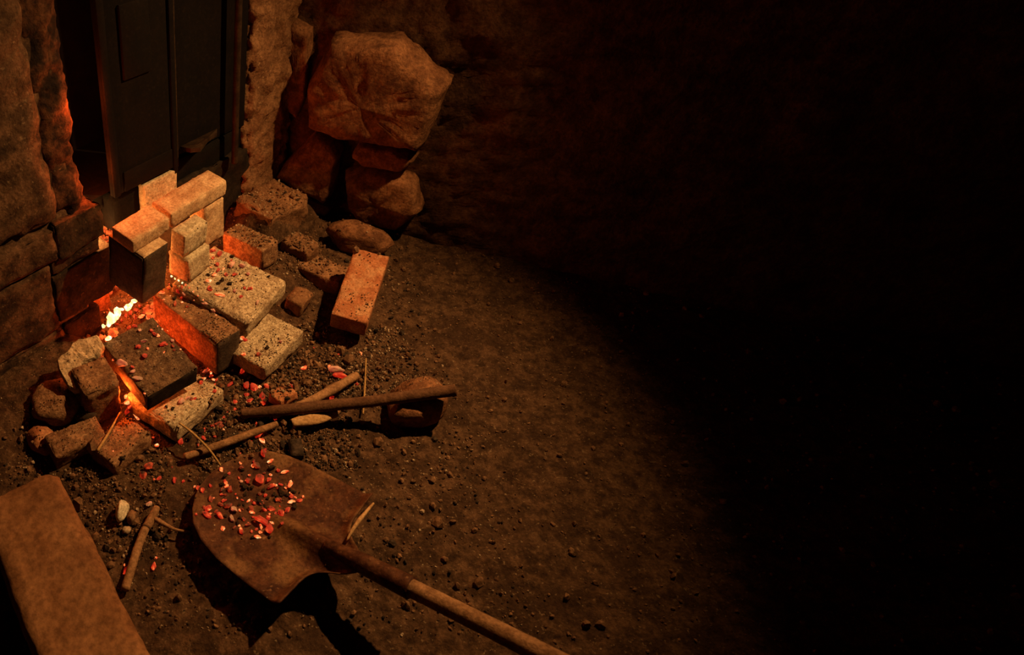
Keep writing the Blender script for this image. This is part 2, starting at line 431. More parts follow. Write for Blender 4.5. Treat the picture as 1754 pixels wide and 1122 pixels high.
# ------------------------------------------------------------------ iron doors and bar
def child_k(parent, name, u0, u1, n0, n1, z0, z1, mat, **kw):
    o = kblock(name, u0, u1, n0, n1, z0, z1, mat, **kw)
    o.parent = parent
    o.matrix_parent_inverse = Matrix.Identity(4)
    o.matrix_basis = MW[parent.name].inverted() @ MW[o.name]
    return o
def empty(name, loc):
    o = bpy.data.objects.new(name, None)
    COL.objects.link(o); o.location = loc
    MW[o.name] = Matrix.Translation(loc)
    return o
THIN = dict(r=0.0025, step=0.06, rough=0.0006, chip=0.001)
d1 = empty('door_1', K(1.015, -1.165, 0.36)); tag(d1, 'black iron fire door with a flat lower strip, nearest the burnt jamb', kind='structure')
child_k(d1, 'door_panel', 0.915, 1.119, -1.178, -1.166, 0.364, 1.75, M['iron'], seed=1, **THIN)
child_k(d1, 'lower_strip', 0.952, 1.119, -1.1662, -1.1615, 0.366, 0.419, M['iron'], seed=2, **THIN)
child_k(d1, 'edge_strip', 0.915, 0.936, -1.1662, -1.159, 0.364, 1.75, M['iron'], seed=3, **THIN)
child_k(d1, 'upper_plate', 0.975, 1.060, -1.1662, -1.158, 0.640, 0.80, M['iron'], seed=4, **THIN)
child_k(d1, 'edge_bar', 1.121, 1.137, -1.180, -1.160, 0.345, 1.75, M['iron'], seed=5, **THIN)
d2 = empty('door_2', K(1.24, -1.18, 0.36)); tag(d2, 'black iron door leaf with a wedge-shaped latch lug beside the hanging bar', kind='structure')
child_k(d2, 'door_panel', 1.142, 1.424, -1.198, -1.187, 0.372, 1.75, M['iron'], seed=6, **THIN)
child_k(d2, 'edge_strip', 1.142, 1.156, -1.189, -1.176, 0.350, 1.75, M['ironedge'], seed=7, **THIN)
child_k(d2, 'side_strip', 1.385, 1.424, -1.1872, -1.178, 0.372, 1.75, M['iron'], seed=8, **THIN)
# latch lug: a flat wedge standing out of the leaf
wv = []
for zz in (0.386, 0.398):
    for (uu, nn) in ((1.172, -1.187), (1.318, -1.187), (1.300, -1.172), (1.240, -1.150), (1.188, -1.128), (1.166, -1.142)):
        wv.append(K(uu, nn, zz + (0.012 if nn > -1.16 else 0)) - d2.location)
wf = [(0, 1, 2, 3, 4, 5)[::-1], (6, 7, 8, 9, 10, 11)] + [(i, (i + 1) % 6, 6 + (i + 1) % 6, 6 + i) for i in range(6)]
lug = link('latch_lug', mesh('latch_lug', wv, wf, False), M['ironedge'], d2)
bar = link('iron_bar', tube_mesh('iron_bar', [K(1.353, -1.150, 0.292), K(1.352, -1.151, 0.6), K(1.352, -1.152, 1.2), K(1.350, -1.153, 1.75)], [0.0095, 0.0095, 0.0095, 0.0095], 14, rough=0.03), M['ironedge'])
tag(bar, 'slim round iron bar hanging upright in front of the iron door', 'bar')

# ------------------------------------------------------------------ clay pier and stone wall at right
pier = kblock('wall_pier', 1.425, 1.640, -1.62, -1.165, -0.05, 1.9, M['clay'], seed=31, step=0.010, rough=0.010, r=0.02, chip=0.02, lump=0.013, lump_scale=17)
tag(pier, 'rough clay pier between the iron doors and the stone wall', kind='structure')
RD = Vector((0.924, -0.383, 0)).normalized(); RM = Vector((-0.383, -0.924, 0)).normalized(); RP = Vector((0.24, 1.97, 0))
def RW(s, z, out=0.0):
    return RP + RD * s + RM * out + Vector((0, 0, z))
ss = spaced(-0.35, -0.06, 0.42, 4.6, 0.010, 0.06)
zs = spaced(-0.1, -0.05, 0.62, 1.9, 0.010, 0.06)
wv = []
for z in zs:
    for s in ss:
        q = Vector((s, z, 0))
        o_ = -0.035 + 0.020 * fbm(q * 9 + Vector((5, 5, 1)), 3) + 0.006 * fbm(q * 40, 3) + 0.05 * max(0, 0.10 - z)
        wv.append(RW(s, z, o_))
nx = len(ss)
wf = [(j * nx + i, j * nx + i + 1, (j + 1) * nx + i + 1, (j + 1) * nx + i) for j in range(len(zs) - 1) for i in range(nx - 1)]
wall_right = tag(link('wall_right', mesh('wall_right', wv, wf), M['mortar']), 'rubble wall of big rough stones bedded in earth at right', kind='structure')
md = wall_right.modifiers.new('thick', 'SOLIDIFY'); md.thickness = 0.12; md.offset = -1.0
def wall_stone(outline, depth, seed, front, dome=0.5):
    """stone with a traced face outline in wall coordinates (s, z), pushed out of the wall, rounded, with real depth"""
    rnd = random.Random(seed)
    cs = sum(p[0] for p in outline) / len(outline); cz = sum(p[1] for p in outline) / len(outline)
    ring = []
    n = len(outline)
    for i in range(n):
        a, b = Vector(outline[i]), Vector(outline[(i + 1) % n])
        m = max(2, int((b - a).length / 0.012))
        for k in range(m):
            ring.append(a.lerp(b, k / m))
    nr = len(ring)
    verts, faces = [], []
    levels = [(0.92, -0.05), (1.0, -0.01), (1.0, 0.35), (0.97, 0.66), (0.92, 0.88), (0.84, 0.985), (0.7, 1.0), (0.5, 1.0), (0.25, 1.0)]
    for sc, dp in levels:
        for p in ring:
            s_ = cs + (p.x - cs) * sc; z_ = cz + (p.y - cz) * sc
            q = Vector((s_, z_, dp * 0.05))
            j = 0.010 * fbm(q * 13 + Vector((seed, 0, 0)), 3) + 0.0045 * fbm(q * 50 + Vector((seed, 3, 0)), 2)
            edge = fbm(q * 30 + Vector((0, seed, 7)), 2) * 0.006
            verts.append(RW(s_ + edge, z_ + edge * 0.7, front - depth + dp * depth + j * min(1, max(0, dp) * 2)))
    for l in range(len(levels) - 1):
        for k in range(nr):
            k2 = (k + 1) % nr
            faces.append((l * nr + k, l * nr + k2, (l + 1) * nr + k2, (l + 1) * nr + k))
    verts.append(RW(cs, cz, front)); c = len(verts) - 1
    top = (len(levels) - 1) * nr
    for k in range(nr): faces.append((top + k, top + (k + 1) % nr, c))
    me = mesh('stone', verts, faces)
    bm = bmesh.new(); bm.from_mesh(me); bmesh.ops.recalc_face_normals(bm, faces=bm.faces[:]); bm.to_mesh(me); bm.free()
    return link('stone', me, M['stone'], wall_right)
wall_stone([(-0.005, 0.150), (0.050, 0.115), (0.165, 0.085), (0.180, 0.12), (0.186, 0.26), (0.160, 0.305), (0.105, 0.318), (0.055, 0.25), (0.01, 0.185)], 0.09, 1, 0.045)
wall_stone([(0.080, 0.345), (0.17, 0.318), (0.26, 0.325), (0.42, 0.33), (0.45, 0.52), (0.30, 0.62), (0.12, 0.60), (0.065, 0.46)], 0.13, 2, 0.075)
wall_stone([(0.205, 0.200), (0.235, 0.09), (0.285, 0.045), (0.40, 0.045), (0.46, 0.13), (0.41, 0.225), (0.28, 0.232)], 0.10, 3, 0.050)
wall_stone([(0.222, 0.268), (0.25, 0.250), (0.38, 0.248), (0.41, 0.29), (0.33, 0.312), (0.235, 0.305)], 0.08, 4, 0.042)
wall_stone([(-0.02, 0.36), (0.03, 0.33), (0.055, 0.40), (0.05, 0.60), (-0.01, 0.62)], 0.06, 5, 0.004)
wall_stone([(0.055, 0.062), (0.10, 0.045), (0.17, 0.030), (0.19, 0.07), (0.15, 0.080), (0.08, 0.095)], 0.07, 6, 0.022)

# ------------------------------------------------------------------ loose bricks
BR = {
 'front_cream': (-0.0745, 1.1056, 0.0222, 49.9, -0.9, -5.0, 0.1783, 0.1631, 0.0496),
 'slab': (-0.1325, 1.1399, 0.1143, 38.3, 9.6, 2.6, 0.1435, 0.1849, 0.0570),
 'middle': (-0.0274, 1.3289, 0.0583, 40.8, 0.3, 1.7, 0.0814, 0.2581, 0.1130),
 'low_cream': (0.1429, 1.2972, 0.0284, 50.0, 0.0, 1.4, 0.1773, 0.1500, 0.0518),
 'big_cream': (0.0614, 1.4132, 0.1157, 55.3, 5.4, 2.9, 0.1946, 0.2383, 0.0529),
 'upright_dark': (-0.1690, 1.3563, 0.2464, 50.1, 6.9, 0.1, 0.0851, 0.1178, 0.1506),
 'top_short': (-0.1545, 1.3610, 0.3430, 48.6, 7.5, 1.6, 0.1231, 0.0729, 0.0377),
 'top_long': (-0.0409, 1.5053, 0.3388, 47.7, 4.8, 2.0, 0.2057, 0.0701, 0.0451),
 'upright_tan': (0.0016, 1.5515, 0.2495, 44.8, 0.1, 1.4, 0.0732, 0.0600, 0.1222),
 'cream_upper': (-0.0429, 1.4391, 0.2690, 50.7, 5.4, -0.9, 0.0916, 0.0460, 0.0667),
 'cream_lower': (-0.0435, 1.4439, 0.1929, 52.9, 1.3, 0.8, 0.0911, 0.0660, 0.0735),
 'back_brown': (0.1271, 1.6168, 0.1107, 46.4, -2.8, 0.9, 0.0689, 0.1511, 0.0692),
 'red_loose': (0.4148, 1.4343, 0.0923, -23.2, 17.9, -1.8, 0.0951, 0.2270, 0.0650),
 'gap_chunk': (-0.2600, 1.0850, 0.0735, 32.1, 12.5, -2.1, 0.0860, 0.0840, 0.1340),
 'left_chunk': (-0.2950, 0.9760, 0.0220, 31.6, 9.0, -2.0, 0.1250, 0.0640, 0.0600),
 'front_chunk': (-0.1927, 0.9690, 0.0182, 50.0, -2.5, -0.2, 0.1180, 0.0820, 0.0500),
 'brick_bit': (0.1861, 1.1130, 0.0250, 37.9, -8.5, -2.1, 0.0594, 0.0461, 0.0300),
}
BO = {}
def brick(key, name, mat, label, cat='brick', soot_faces=(), soot_mat='soot', **kw):
    p = BR[key]
    me = brick_mesh(name, p[6:9], soot=soot_faces, **kw)
    o = link(name, me, [M[mat], M[soot_mat]] if soot_faces else M[mat], None, pose(p))
    BO[key] = o
    return tag(o, label, cat)
brick('front_cream', 'firebrick', 'dusty', 'pale cream firebrick lying in front, under the dark ash-dusted slab', seed=41, chip=0.010, rough=0.0028, r=0.007)
brick('slab', 'fire_slab', 'ashy', 'flat ash-dusted slab with a black front edge, sprinkled with embers', 'brick', ('front',), seed=42, chip=0.006, rough=0.002)
brick('middle', 'firebrick', 'brown', 'long brown brick on edge between the slab and the big cream brick', soot_faces=('front',), soot_mat='darkbrick', seed=43, chip=0.010, rough=0.0022, r=0.006)
brick('low_cream', 'firebrick', 'dusty', 'cream brick lying low, under the front of the ember-strewn cream brick', seed=44, chip=0.011, rough=0.0035, r=0.007)
brick('big_cream', 'firebrick', 'dusty', 'large cream firebrick with embers and ash on its top', seed=45, chip=0.011, rough=0.0035, r=0.007)
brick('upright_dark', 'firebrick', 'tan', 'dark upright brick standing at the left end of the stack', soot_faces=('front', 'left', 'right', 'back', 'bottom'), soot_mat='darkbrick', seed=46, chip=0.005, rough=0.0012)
brick('top_short', 'firebrick', 'tan', 'short tan brick lying on the dark upright brick', seed=47, chip=0.005, rough=0.0012)
brick('top_long', 'firebrick', 'tan', 'long tan brick lying on top of the stack at right', seed=48, chip=0.007, rough=0.0014, r=0.005)
brick('upright_tan', 'firebrick', 'tan', 'tan upright brick under the right end of the long top brick', seed=49, chip=0.007, rough=0.0015)
brick('cream_upper', 'firebrick', 'cream', 'small cream brick, upper of two stacked in the middle gap', seed=50, chip=0.005, rough=0.0015)
brick('cream_lower', 'firebrick', 'cream', 'small cream brick, lower of two stacked in the middle gap', seed=51, chip=0.007, rough=0.0018)
brick('back_brown', 'firebrick', 'brown', 'dirt-covered brown brick lying at the foot of the clay pier', seed=52, chip=0.008, rough=0.002)
brick('red_loose', 'red_brick', 'redbrick', 'loose orange-red brick lying apart at right', seed=53, chip=0.006, rough=0.0012)
brick('gap_chunk', 'broken_brick', 'brown', 'broken brown brick beside the glowing gap at left', seed=54, chip=0.011, rough=0.0035, r=0.006, lump=0.0025, lump_scale=30, taper=(1.02, 1.30))
brick('left_chunk', 'broken_brick', 'brown', 'long broken brick lying below the two small stones at left', seed=55, chip=0.011, rough=0.0035, r=0.006, lump=0.0025, lump_scale=30)
brick('front_chunk', 'broken_brick', 'brown', 'flat broken brick in front of the glowing gap', seed=56, chip=0.011, rough=0.0035, r=0.006, lump=0.0025, lump_scale=30)
brick('brick_bit', 'brick_fragment', 'redbrick', 'small orange brick fragment in the embers beside the sticks', seed=57, chip=0.012, rough=0.002, r=0.005)

# ------------------------------------------------------------------ rubble stones
def rock(name, px, py, z, dims, rot, mat, label, seed, cat='stone', **kw):
    c = at(px, py, z)
    o = link(name, rock_mesh(name, dims, seed, **kw), mat)
    o.matrix_local = Matrix.Translation(c) @ Euler((R(rot[0]), R(rot[1]), R(rot[2]))).to_matrix().to_4x4()
    if name != 'pebble': BO[label] = o
    return tag(o, label, cat)
rock('rubble_stone', 94, 690, 0.060, (0.130, 0.115, 0.085), (0, 0, 30), M['brown'], 'big grit-topped stone at the far left of the rubble', 61, cuts=9)
rock('rubble_stone', 146, 678, 0.078, (0.044, 0.040, 0.040), (0, 0, 10), M['brown'], 'small brown stone below the curved shard, upper of two', 62)
rock('rubble_stone', 146, 708, 0.050, (0.054, 0.042, 0.044), (10, 0, 20), M['darkbrick'], 'small dark stone below the curved shard, lower of two', 63)
rock('rubble_stone', 72, 752, 0.020, (0.060, 0.080, 0.065), (0, 0, 40), M['redbrick'], 'reddish stone cut by the left edge of the rubble', 64)
rock('pebble', 207, 871, 0.016, (0.036, 0.060, 0.044), (0, 0, -12), M['pale'], 'pale angular pebble standing on the earth at lower left', 65, cuts=12, cutd=0.55, rough=0.06)
rock('pebble', 226, 885, 0.006, (0.018, 0.034, 0.018), (0, 0, -15), M['grit_brown'], 'narrow brown pebble beside the pale pebble', 66)
rock('pebble', 217, 907, 0.004, (0.017, 0.017, 0.012), (0, 0, 20), M['grit_pale'], 'tiny square pale pebble below the pale pebble', 67)
rock('floor_stone', 612, 408, 0.060, (0.19, 0.10, 0.10), (0, 0, -15), M['stone'], 'dusty flat stone at the foot of the stone wall behind the red brick', 68, cuts=9)
rock('floor_stone', 712, 690, 0.035, (0.15, 0.12, 0.11), (0, 0, 30), M['stone'], 'added stone propping the dark stick and casting a shadow at right', 69, cuts=9)  # stone added for the shadow it throws beside the stick
def clay_lump(px, py, z, dims, yaw, pn, label, seed, mat='clay', lump=0.006):
    c = at(px, py, z)
    o = link('clay_lump', brick_mesh('clay_lump', dims, seed=seed, r=0.007, rough=0.004, chip=0.014, lump=lump, lump_scale=20), M[mat], None, pose((c.x, c.y, c.z, yaw, pn, 0)))
    BO[label] = o
    return tag(o, label, 'clay lump')
clay_lump(464, 368, 0.105, (0.175, 0.150, 0.125), 44, 2, 'broad flat-topped clay block at the foot of the pier', 70, lump=0.010)
clay_lump(512, 432, 0.065, (0.070, 0.095, 0.085), 50, 6, 'lump of clay behind the dirt-covered brown brick', 71)
clay_lump(511, 516, 0.030, (0.070, 0.055, 0.045), 56, 8, 'clay lump against the front corner of the large cream brick', 72)
clay_lump(548, 468, 0.030, (0.085, 0.150, 0.060), 62, 6, 'low earthy clay lump left of the loose red brick', 73)

# curved clay shard: a thick bent slab with a traced outline and real thickness
def shard():
    ol = [(840,400),(790,470),(740,530),(630,590),(520,655),(560,760),(570,900),(520,1000),(420,1020),(330,960),(240,800),(190,680),(190,590),(250,530),(330,490),(400,370),(480,315),(560,310),(740,260),(800,340)]
    ring = []
    for a, b in zip(ol, ol[1:] + ol[:1]):
        m = max(2, int(math.hypot(b[0] - a[0], b[1] - a[1]) / 28))
        for k in range(m):
            x = 74 + (a[0] + (b[0] - a[0]) * k / m) / 8.016; y = 540 + (a[1] + (b[1] - a[1]) * k / m) / 8.016
            ring.append(at(x, y, 0.168 - 0.045 * (y - 572) / 95))
    n = len(ring)
    nrm = Vector((0, -0.25, 0.97))
    ins = []
    for k in range(n):
        t = (ring[(k + 1) % n] - ring[k - 1]).normalized()
        ins.append(t.cross(nrm).normalized())
    area = sum((ring[k].x * ring[(k + 1) % n].y - ring[(k + 1) % n].x * ring[k].y) for k in range(n))
    sg = -1 if area > 0 else 1
    V, Fc = [], []
    lev = [(0.004, -0.026), (0.0, -0.022), (-0.001, -0.012), (0.0005, -0.004), (0.003, 0.0)]
    for inset, up in lev:
        for k in range(n):
            jit = 0.0022 * fbm(ring[k] * 90 + Vector((up * 300, 0, 0)), 2)
            V.append(ring[k] + ins[k] * sg * (inset + jit) + nrm * up)
    for l in range(len(lev) - 1):
        for k in range(n):
            k2 = (k + 1) % n
            Fc.append((l * n + k, l * n + k2, (l + 1) * n + k2, (l + 1) * n + k))
    Fc.append(tuple(range(n))[::-1]); Fc.append(tuple((len(lev) - 1) * n + k for k in range(n)))
    bm = bmesh.new()
    vs_ = [bm.verts.new(v) for v in V]
    for f in Fc: bm.faces.new([vs_[i] for i in f])
    big = [f for f in bm.faces if len(f.verts) > 4]
    r = bmesh.ops.triangulate(bm, faces=big)
    inner = [e for e in bm.edges if all(len(f.verts) == 3 for f in e.link_faces) and e.calc_length() > 0.012]
    bmesh.ops.subdivide_edges(bm, edges=inner, cuts=3, use_grid_fill=True)
    bmesh.ops.triangulate(bm, faces=[f for f in bm.faces if len(f.verts) > 4])
    for v in bm.verts:
        v.co += nrm * (0.0035 * fbm(v.co * 60, 3))
    bmesh.ops.recalc_face_normals(bm, faces=bm.faces[:])
    me = bpy.data.meshes.new('clay_shard'); bm.to_mesh(me); bm.free()
    o = link('clay_shard', me, M['shard'])
    tag(o, 'thick curved pale clay shard lying on the rubble at left', 'shard')
    BO['shard'] = o
shard()

# beam at lower left
bp0, bp1 = at(96, 800, 0.085), at(196, 1000, 0.085)
bd = (bp1 - bp0).normalized(); bd.z = 0
byaw = math.degrees(math.atan2(bd.y, bd.x))
blen = 0.62
sidev = Vector((bd.y, -bd.x, 0))
bc = bp0 + bd * (blen / 2) + sidev * 0.085
bm_ = brick_mesh('wooden_beam', (blen, 0.17, 0.088), seed=81, r=0.022, step=0.016, rough=0.0015, chip=0.008, lump=0.004, lump_scale=10)
beam = link('wooden_beam', bm_, M['beam'], None, Matrix.Translation((bc.x, bc.y, 0.044)) @ Matrix.Rotation(R(byaw), 4, 'Z'))
tag(beam, 'smooth reddish brown beam lying at the lower left corner', 'beam'); BO['beam'] = beam

# ------------------------------------------------------------------ shovel
SA = Vector((0.74, -0.67, 0)).normalized(); SB = Vector((0.67, 0.74, 0)).normalized()
ST = at(351, 818, 0.032)
shov = empty('shovel', Vector((ST.x, ST.y, 0.0)))
tag(shov, 'broad rusty steel shovel with a heap of embers on its blade', 'shovel')
BLEN = 0.315
def lend(t): return 0.300 + 0.090 * math.exp(-((t - 0.018) / 0.040) ** 2)
def halfw(s):
    tb = [(0, 0.0), (0.006, 0.040), (0.016, 0.066), (0.034, 0.094), (0.062, 0.121), (0.10, 0.139), (0.15, 0.149), (0.22, 0.153), (0.30, 0.154), (BLEN, 0.148)]
    for (a, wa), (b, wb) in zip(tb, tb[1:]):
        if s <= b: return wa + (wb - wa) * (s - a) / (b - a)
    return tb[-1][1]
def blade_pt(s, v):
    w_ = halfw(s)
    t = 0.018 + v * w_
    z = 0.030 + 0.085 * s + 0.016 * abs(v) ** 2.5 * min(1, s / 0.06) - 0.010 * math.sin(min(1, s / BLEN) * math.pi)
    # raised frog running to the socket
    k = max(0.0, (s - 0.13) / (BLEN - 0.13))
    hump = math.exp(-((t - 0.018) / (0.016 + 0.006 * k)) ** 2)
    z += 0.036 * k ** 0.8 * hump
    # shoulder rolled up at the back
    le = lend(t)
    if s > le - 0.014: z += 0.014 * (s - le + 0.014) / 0.014 * (1 - hump)
    p = SA * s + SB * t
    return Vector((p.x, p.y, z + 0.0012 * fbm(Vector((s * 30, t * 30, 0)), 2)))
ns, nv = 64, 44
sl = [BLEN * ((i / ns) ** 1.35) for i in range(ns + 1)]
verts = [blade_pt(max(s, 0.0004) / BLEN * (BLEN * (1 - (s / BLEN) ** 3) + lend(0.018 + (-1 + 2 * j / nv) * 0.15) * (s / BLEN) ** 3), -1 + 2 * j / nv) for s in sl for j in range(nv + 1)]
faces = [(i * (nv + 1) + j, (i + 1) * (nv + 1) + j, (i + 1) * (nv + 1) + j + 1, i * (nv + 1) + j + 1) for i in range(ns) for j in range(nv)]
blade = link('blade', mesh('blade', verts, faces), M['rust'], shov)
md = blade.modifiers.new('thick', 'SOLIDIFY'); md.thickness = 0.003; md.offset = -1
def sp(s, z, t=0.018):
    p = SA * s + SB * t
    return Vector((p.x, p.y, z))
link('socket', tube_mesh('socket', [sp(BLEN - 0.02, 0.074), sp(BLEN + 0.06, 0.100), sp(BLEN + 0.15, 0.128)], [0.012, 0.019, 0.021], 16, rough=0.02), M['rust'], shov)
link('handle', tube_mesh('handle', [sp(BLEN + 0.13, 0.122), sp(BLEN + 0.30, 0.178), sp(BLEN + 0.65, 0.29)], [0.016, 0.0165, 0.017], 14, rough=0.03), M['wood'], shov)
BO['shovel'] = blade

# ------------------------------------------------------------------ sticks, straws, bark
def stick(name, pts, rads, mat, label, cat='stick', seed=0, **kw):
    P = [at(x, y, z) for x, y, z in pts]
    o = link(name, tube_mesh(name, P, rads, kw.pop('seg', 12), seed, **kw), mat)
    return tag(o, label, cat)
stick('stick', [(413, 708, 0.018), (480, 703, 0.030), (560, 695, 0.045), (632, 688, 0.066), (780, 668, 0.112)], [0.0105, 0.0135, 0.014, 0.0135, 0.014], M['darkwood'], 'thick dark stick lying across in front of the embers, pointing to the right', seed=1, knots=0.3)
stick('stick', [(316, 783, 0.010), (380, 761, 0.014), (440, 739, 0.016), (475, 726, 0.018)], [0.0085, 0.009, 0.009, 0.007], M['wood'], 'pale brown stick lying between the shovel and the front cream brick', seed=2, knots=0.4)
stick('stick', [(468, 712, 0.014), (520, 692, 0.020), (570, 667, 0.022), (611, 643, 0.018)], [0.009, 0.0105, 0.0115, 0.0105], M['wood'], 'tan stick slanting up to the right behind the thick dark stick', seed=3, knots=0.3)
stick('straw', [(307, 725, 0.058), (330, 742, 0.052), (358, 770, 0.030), (379, 799, 0.014)], [0.0022, 0.0028, 0.0028, 0.002], M['straw'], 'dry stalk leaning off the front cream brick towards the shovel', 'straw', seed=4, seg=7)
stick('straw', [(205, 707, 0.045), (187, 740, 0.050), (167, 772, 0.048)], [0.0015, 0.003, 0.0035], M['straw'], 'dry stalk lying across the broken bricks at left', 'straw', seed=5, seg=7)
stick('straw', [(627, 614, 0.014), (625, 660, 0.012), (622, 709, 0.010)], [0.0015, 0.0022, 0.002], M['straw'], 'thin dry stalk standing across the right side behind the dark stick', 'straw', seed=6, seg=7)
stick('straw', [(594, 926, 0.085), (604, 908, 0.090), (618, 888, 0.092), (640, 862, 0.085)], [0.0015, 0.0035, 0.0045, 0.002], M['bark'], 'curled dry strip lying on the back edge of the shovel blade', 'straw', seed=7, seg=7)
# forked branch
fb = empty('forked_branch', at(240, 925, 0.0)); tag(fb, 'short forked branch lying left of the shovel', 'branch')
def local_tube(parent, name, pts, rads, mat, **kw):
    P = [at(x, y, z) - parent.location for x, y, z in pts]
    return link(name, tube_mesh(name, P, rads, **kw), mat, parent)
local_tube(fb, 'stem', [(269, 869, 0.014), (259, 890, 0.014), (248, 908, 0.014), (236, 938, 0.012), (222, 984, 0.010), (214, 1010, 0.010)], [0.007, 0.010, 0.0085, 0.0085, 0.009, 0.009], M['wood'], seg=12, seed=8, knots=0.4)
local_tube(fb, 'node_ring', [(251.5, 902, 0.014), (250, 905, 0.014)], [0.0098, 0.0098], M['darkwood'], seg=12, seed=9)
local_tube(fb, 'twig', [(262, 887, 0.016), (280, 897, 0.018), (300, 907, 0.016), (323, 911, 0.014)], [0.0055, 0.0048, 0.003, 0.0022], M['wood'], seg=9, seed=10)
# bark piece: curved thin shell with thickness
def bark(pts, width, mat, label, seed, cat='bark'):
    P = [at(x, y, z) for x, y, z in pts]
    verts, faces = [], []
    n = 24
    for i in range(n + 1):
        t = i / n
        c = P[0].lerp(P[1], min(1, t * 2)) if t < 0.5 else P[1].lerp(P[2], t * 2 - 1)
        d = (P[2] - P[0]).normalized(); s = d.cross(Vector((0, 0, 1)))
        w_ = width * (0.35 + 0.65 * math.sin(math.pi * (0.12 + 0.80 * t)))
        for j in range(9):
            v = -1 + 2 * j / 8
            verts.append(c + s * (v * w_ / 2) + Vector((0, 0, 0.010 * (1 - v * v) + 0.002 * fbm(Vector((t * 6, v * 2, seed)), 2))))
    for i in range(n):
        for j in range(8):
            a = i * 9 + j
            faces.append((a, a + 1, a + 10, a + 9))
    o = link('bark_strip', mesh('bark_strip', verts, faces), mat)
    md = o.modifiers.new('thick', 'SOLIDIFY'); md.thickness = 0.0025
    return tag(o, label, cat)
bark([(499, 725, 0.018), (537, 717, 0.024), (577, 708, 0.020)], 0.038, M['bark'], 'pale curved strip of bark under the thick dark stick', 1)
def charwood(px, py, z, dims, yaw, label, seed):
    c = at(px, py, z)
    o = link('charred_wood', brick_mesh('charred_wood', dims, seed=seed, r=0.002, step=0.008, rough=0.001, chip=0.004), M['cinder'], None, Matrix.Translation(c) @ Matrix.Rotation(R(yaw), 4, 'Z'))
    return tag(o, label, 'charcoal')
charwood(507, 768, 0.006, (0.030, 0.048, 0.016), 3, 'flat charred wood stub lying behind the shovel tip', 91)
charwood(398, 752, 0.006, (0.040, 0.014, 0.012), 30, 'charred splinter below the pale brown stick', 92)

# ------------------------------------------------------------------ BVH of what things rest on
bpy.context.view_layer.update()
def world_tri(objs):
    V, Fc = [], []
    for o in objs:
        b = len(V)
        mw = o.matrix_world
        V += [mw @ v.co for v in o.data.vertices]
        Fc += [tuple(b + i for i in p.vertices) for p in o.data.polygons]
    return BVHTree.FromPolygons(V, Fc)
bvh = world_tri([floor] + [o for o in BO.values()])
BEAM_I = MW[beam.name].inverted()
def hit_px(x, y):
    d = ray(x, y).normalized()
    h = bvh.ray_cast(CAMP, d)
    return h[0], h[1]

# ------------------------------------------------------------------ loose grit (uncountable)
def grit(name, n, seed, mat, label, size, regions, cat='grit'):
    rnd = random.Random(seed)
    t = (1 + 5 ** 0.5) / 2
    ico = [Vector(v).normalized() for v in [(-1, t, 0), (1, t, 0), (-1, -t, 0), (1, -t, 0), (0, -1, t), (0, 1, t), (0, -1, -t), (0, 1, -t), (t, 0, -1), (t, 0, 1), (-t, 0, -1), (-t, 0, 1)]]
    fi = [(0, 11, 5), (0, 5, 1), (0, 1, 7), (0, 7, 10), (0, 10, 11), (1, 5, 9), (5, 11, 4), (11, 10, 2), (10, 7, 6), (7, 1, 8), (3, 9, 4), (3, 4, 2), (3, 2, 6), (3, 6, 8), (3, 8, 9), (4, 9, 5), (2, 4, 11), (6, 2, 10), (8, 6, 7), (9, 8, 1)]
    V, Fc = [], []
    k = 0
    tries = 0
    while k < n and tries < n * 6:
        tries += 1
        x0, x1, y0, y1, wgt = regions[rnd.choices(range(len(regions)), [r[4] for r in regions])[0]]
        x, y = rnd.uniform(x0, x1), rnd.uniform(y0, y1)
        if fbm(Vector((x * 9, y * 9, seed)), 3) < rnd.uniform(-0.7, 0.25): continue
        h = bvh.ray_cast(Vector((x, y, 0.9)), Vector((0, 0, -1)))
        if h[0] is None or h[1].z < 0.55 or h[0].z > 0.30: continue
        bl = BEAM_I @ h[0]
        if abs(bl.x) < 0.34 and abs(bl.y) < 0.10: continue
        on_shovel = (Vector((x, y, 0)) - Vector((ST.x, ST.y, 0)))
        s_, t_ = on_shovel.dot(SA), on_shovel.dot(SB) - 0.018
        if 0 < s_ < BLEN and abs(t_) < halfw(s_) and rnd.random() < 0.93: continue
        r = size * math.exp(rnd.gauss(0, 0.45))
        if h[0].z > 0.040 and not (0.05 < x < 0.5 and y > 1.5):
            if rnd.random() < 0.45: continue
            r = min(r * 0.6, 0.0024)
        m3 = Euler((rnd.uniform(0, 6), rnd.uniform(0, 6), rnd.uniform(0, 6))).to_matrix()
        sc = Vector((rnd.uniform(0.6, 1.3), rnd.uniform(0.6, 1.1), rnd.uniform(0.45, 0.9)))
        b = len(V)
        for v in ico:
            q = v * rnd.uniform(0.75, 1.15)
            V.append(h[0] + m3 @ Vector((q.x * sc.x, q.y * sc.y, q.z * sc.z)) * r + Vector((0, 0, r * 0.35)))
        Fc += [tuple(b + i for i in f) for f in fi]
        k += 1
    o = link(name, mesh(name, V, Fc, False), mat)
    return tag(o, label, cat, kind='stuff')
NEAR = (-0.50, 0.62, 0.55, 1.90, 1.0)
PILE = (-0.02, 0.34, 0.92, 1.30, 0.55)
LEFT = (-0.42, -0.08, 0.70, 1.05, 0.30)
BRK = (-0.22, 0.16, 1.03, 1.50, 0.35)
BIGB = (-0.03, 0.10, 1.36, 1.50, 0.22)
RIGHTF = (0.20, 0.55, 1.10, 1.40, 0.40)
LEDGE = (0.06, 0.36, 1.56, 1.84, 0.28)
FAR = (0.60, 2.6, 0.45, 1.9, 0.7)
grit('brown_grit', 7500, 5, M['grit_brown'], 'loose brown grit and crumbs of earth over the floor', 0.0026, [NEAR, PILE, LEFT, LEDGE, FAR])
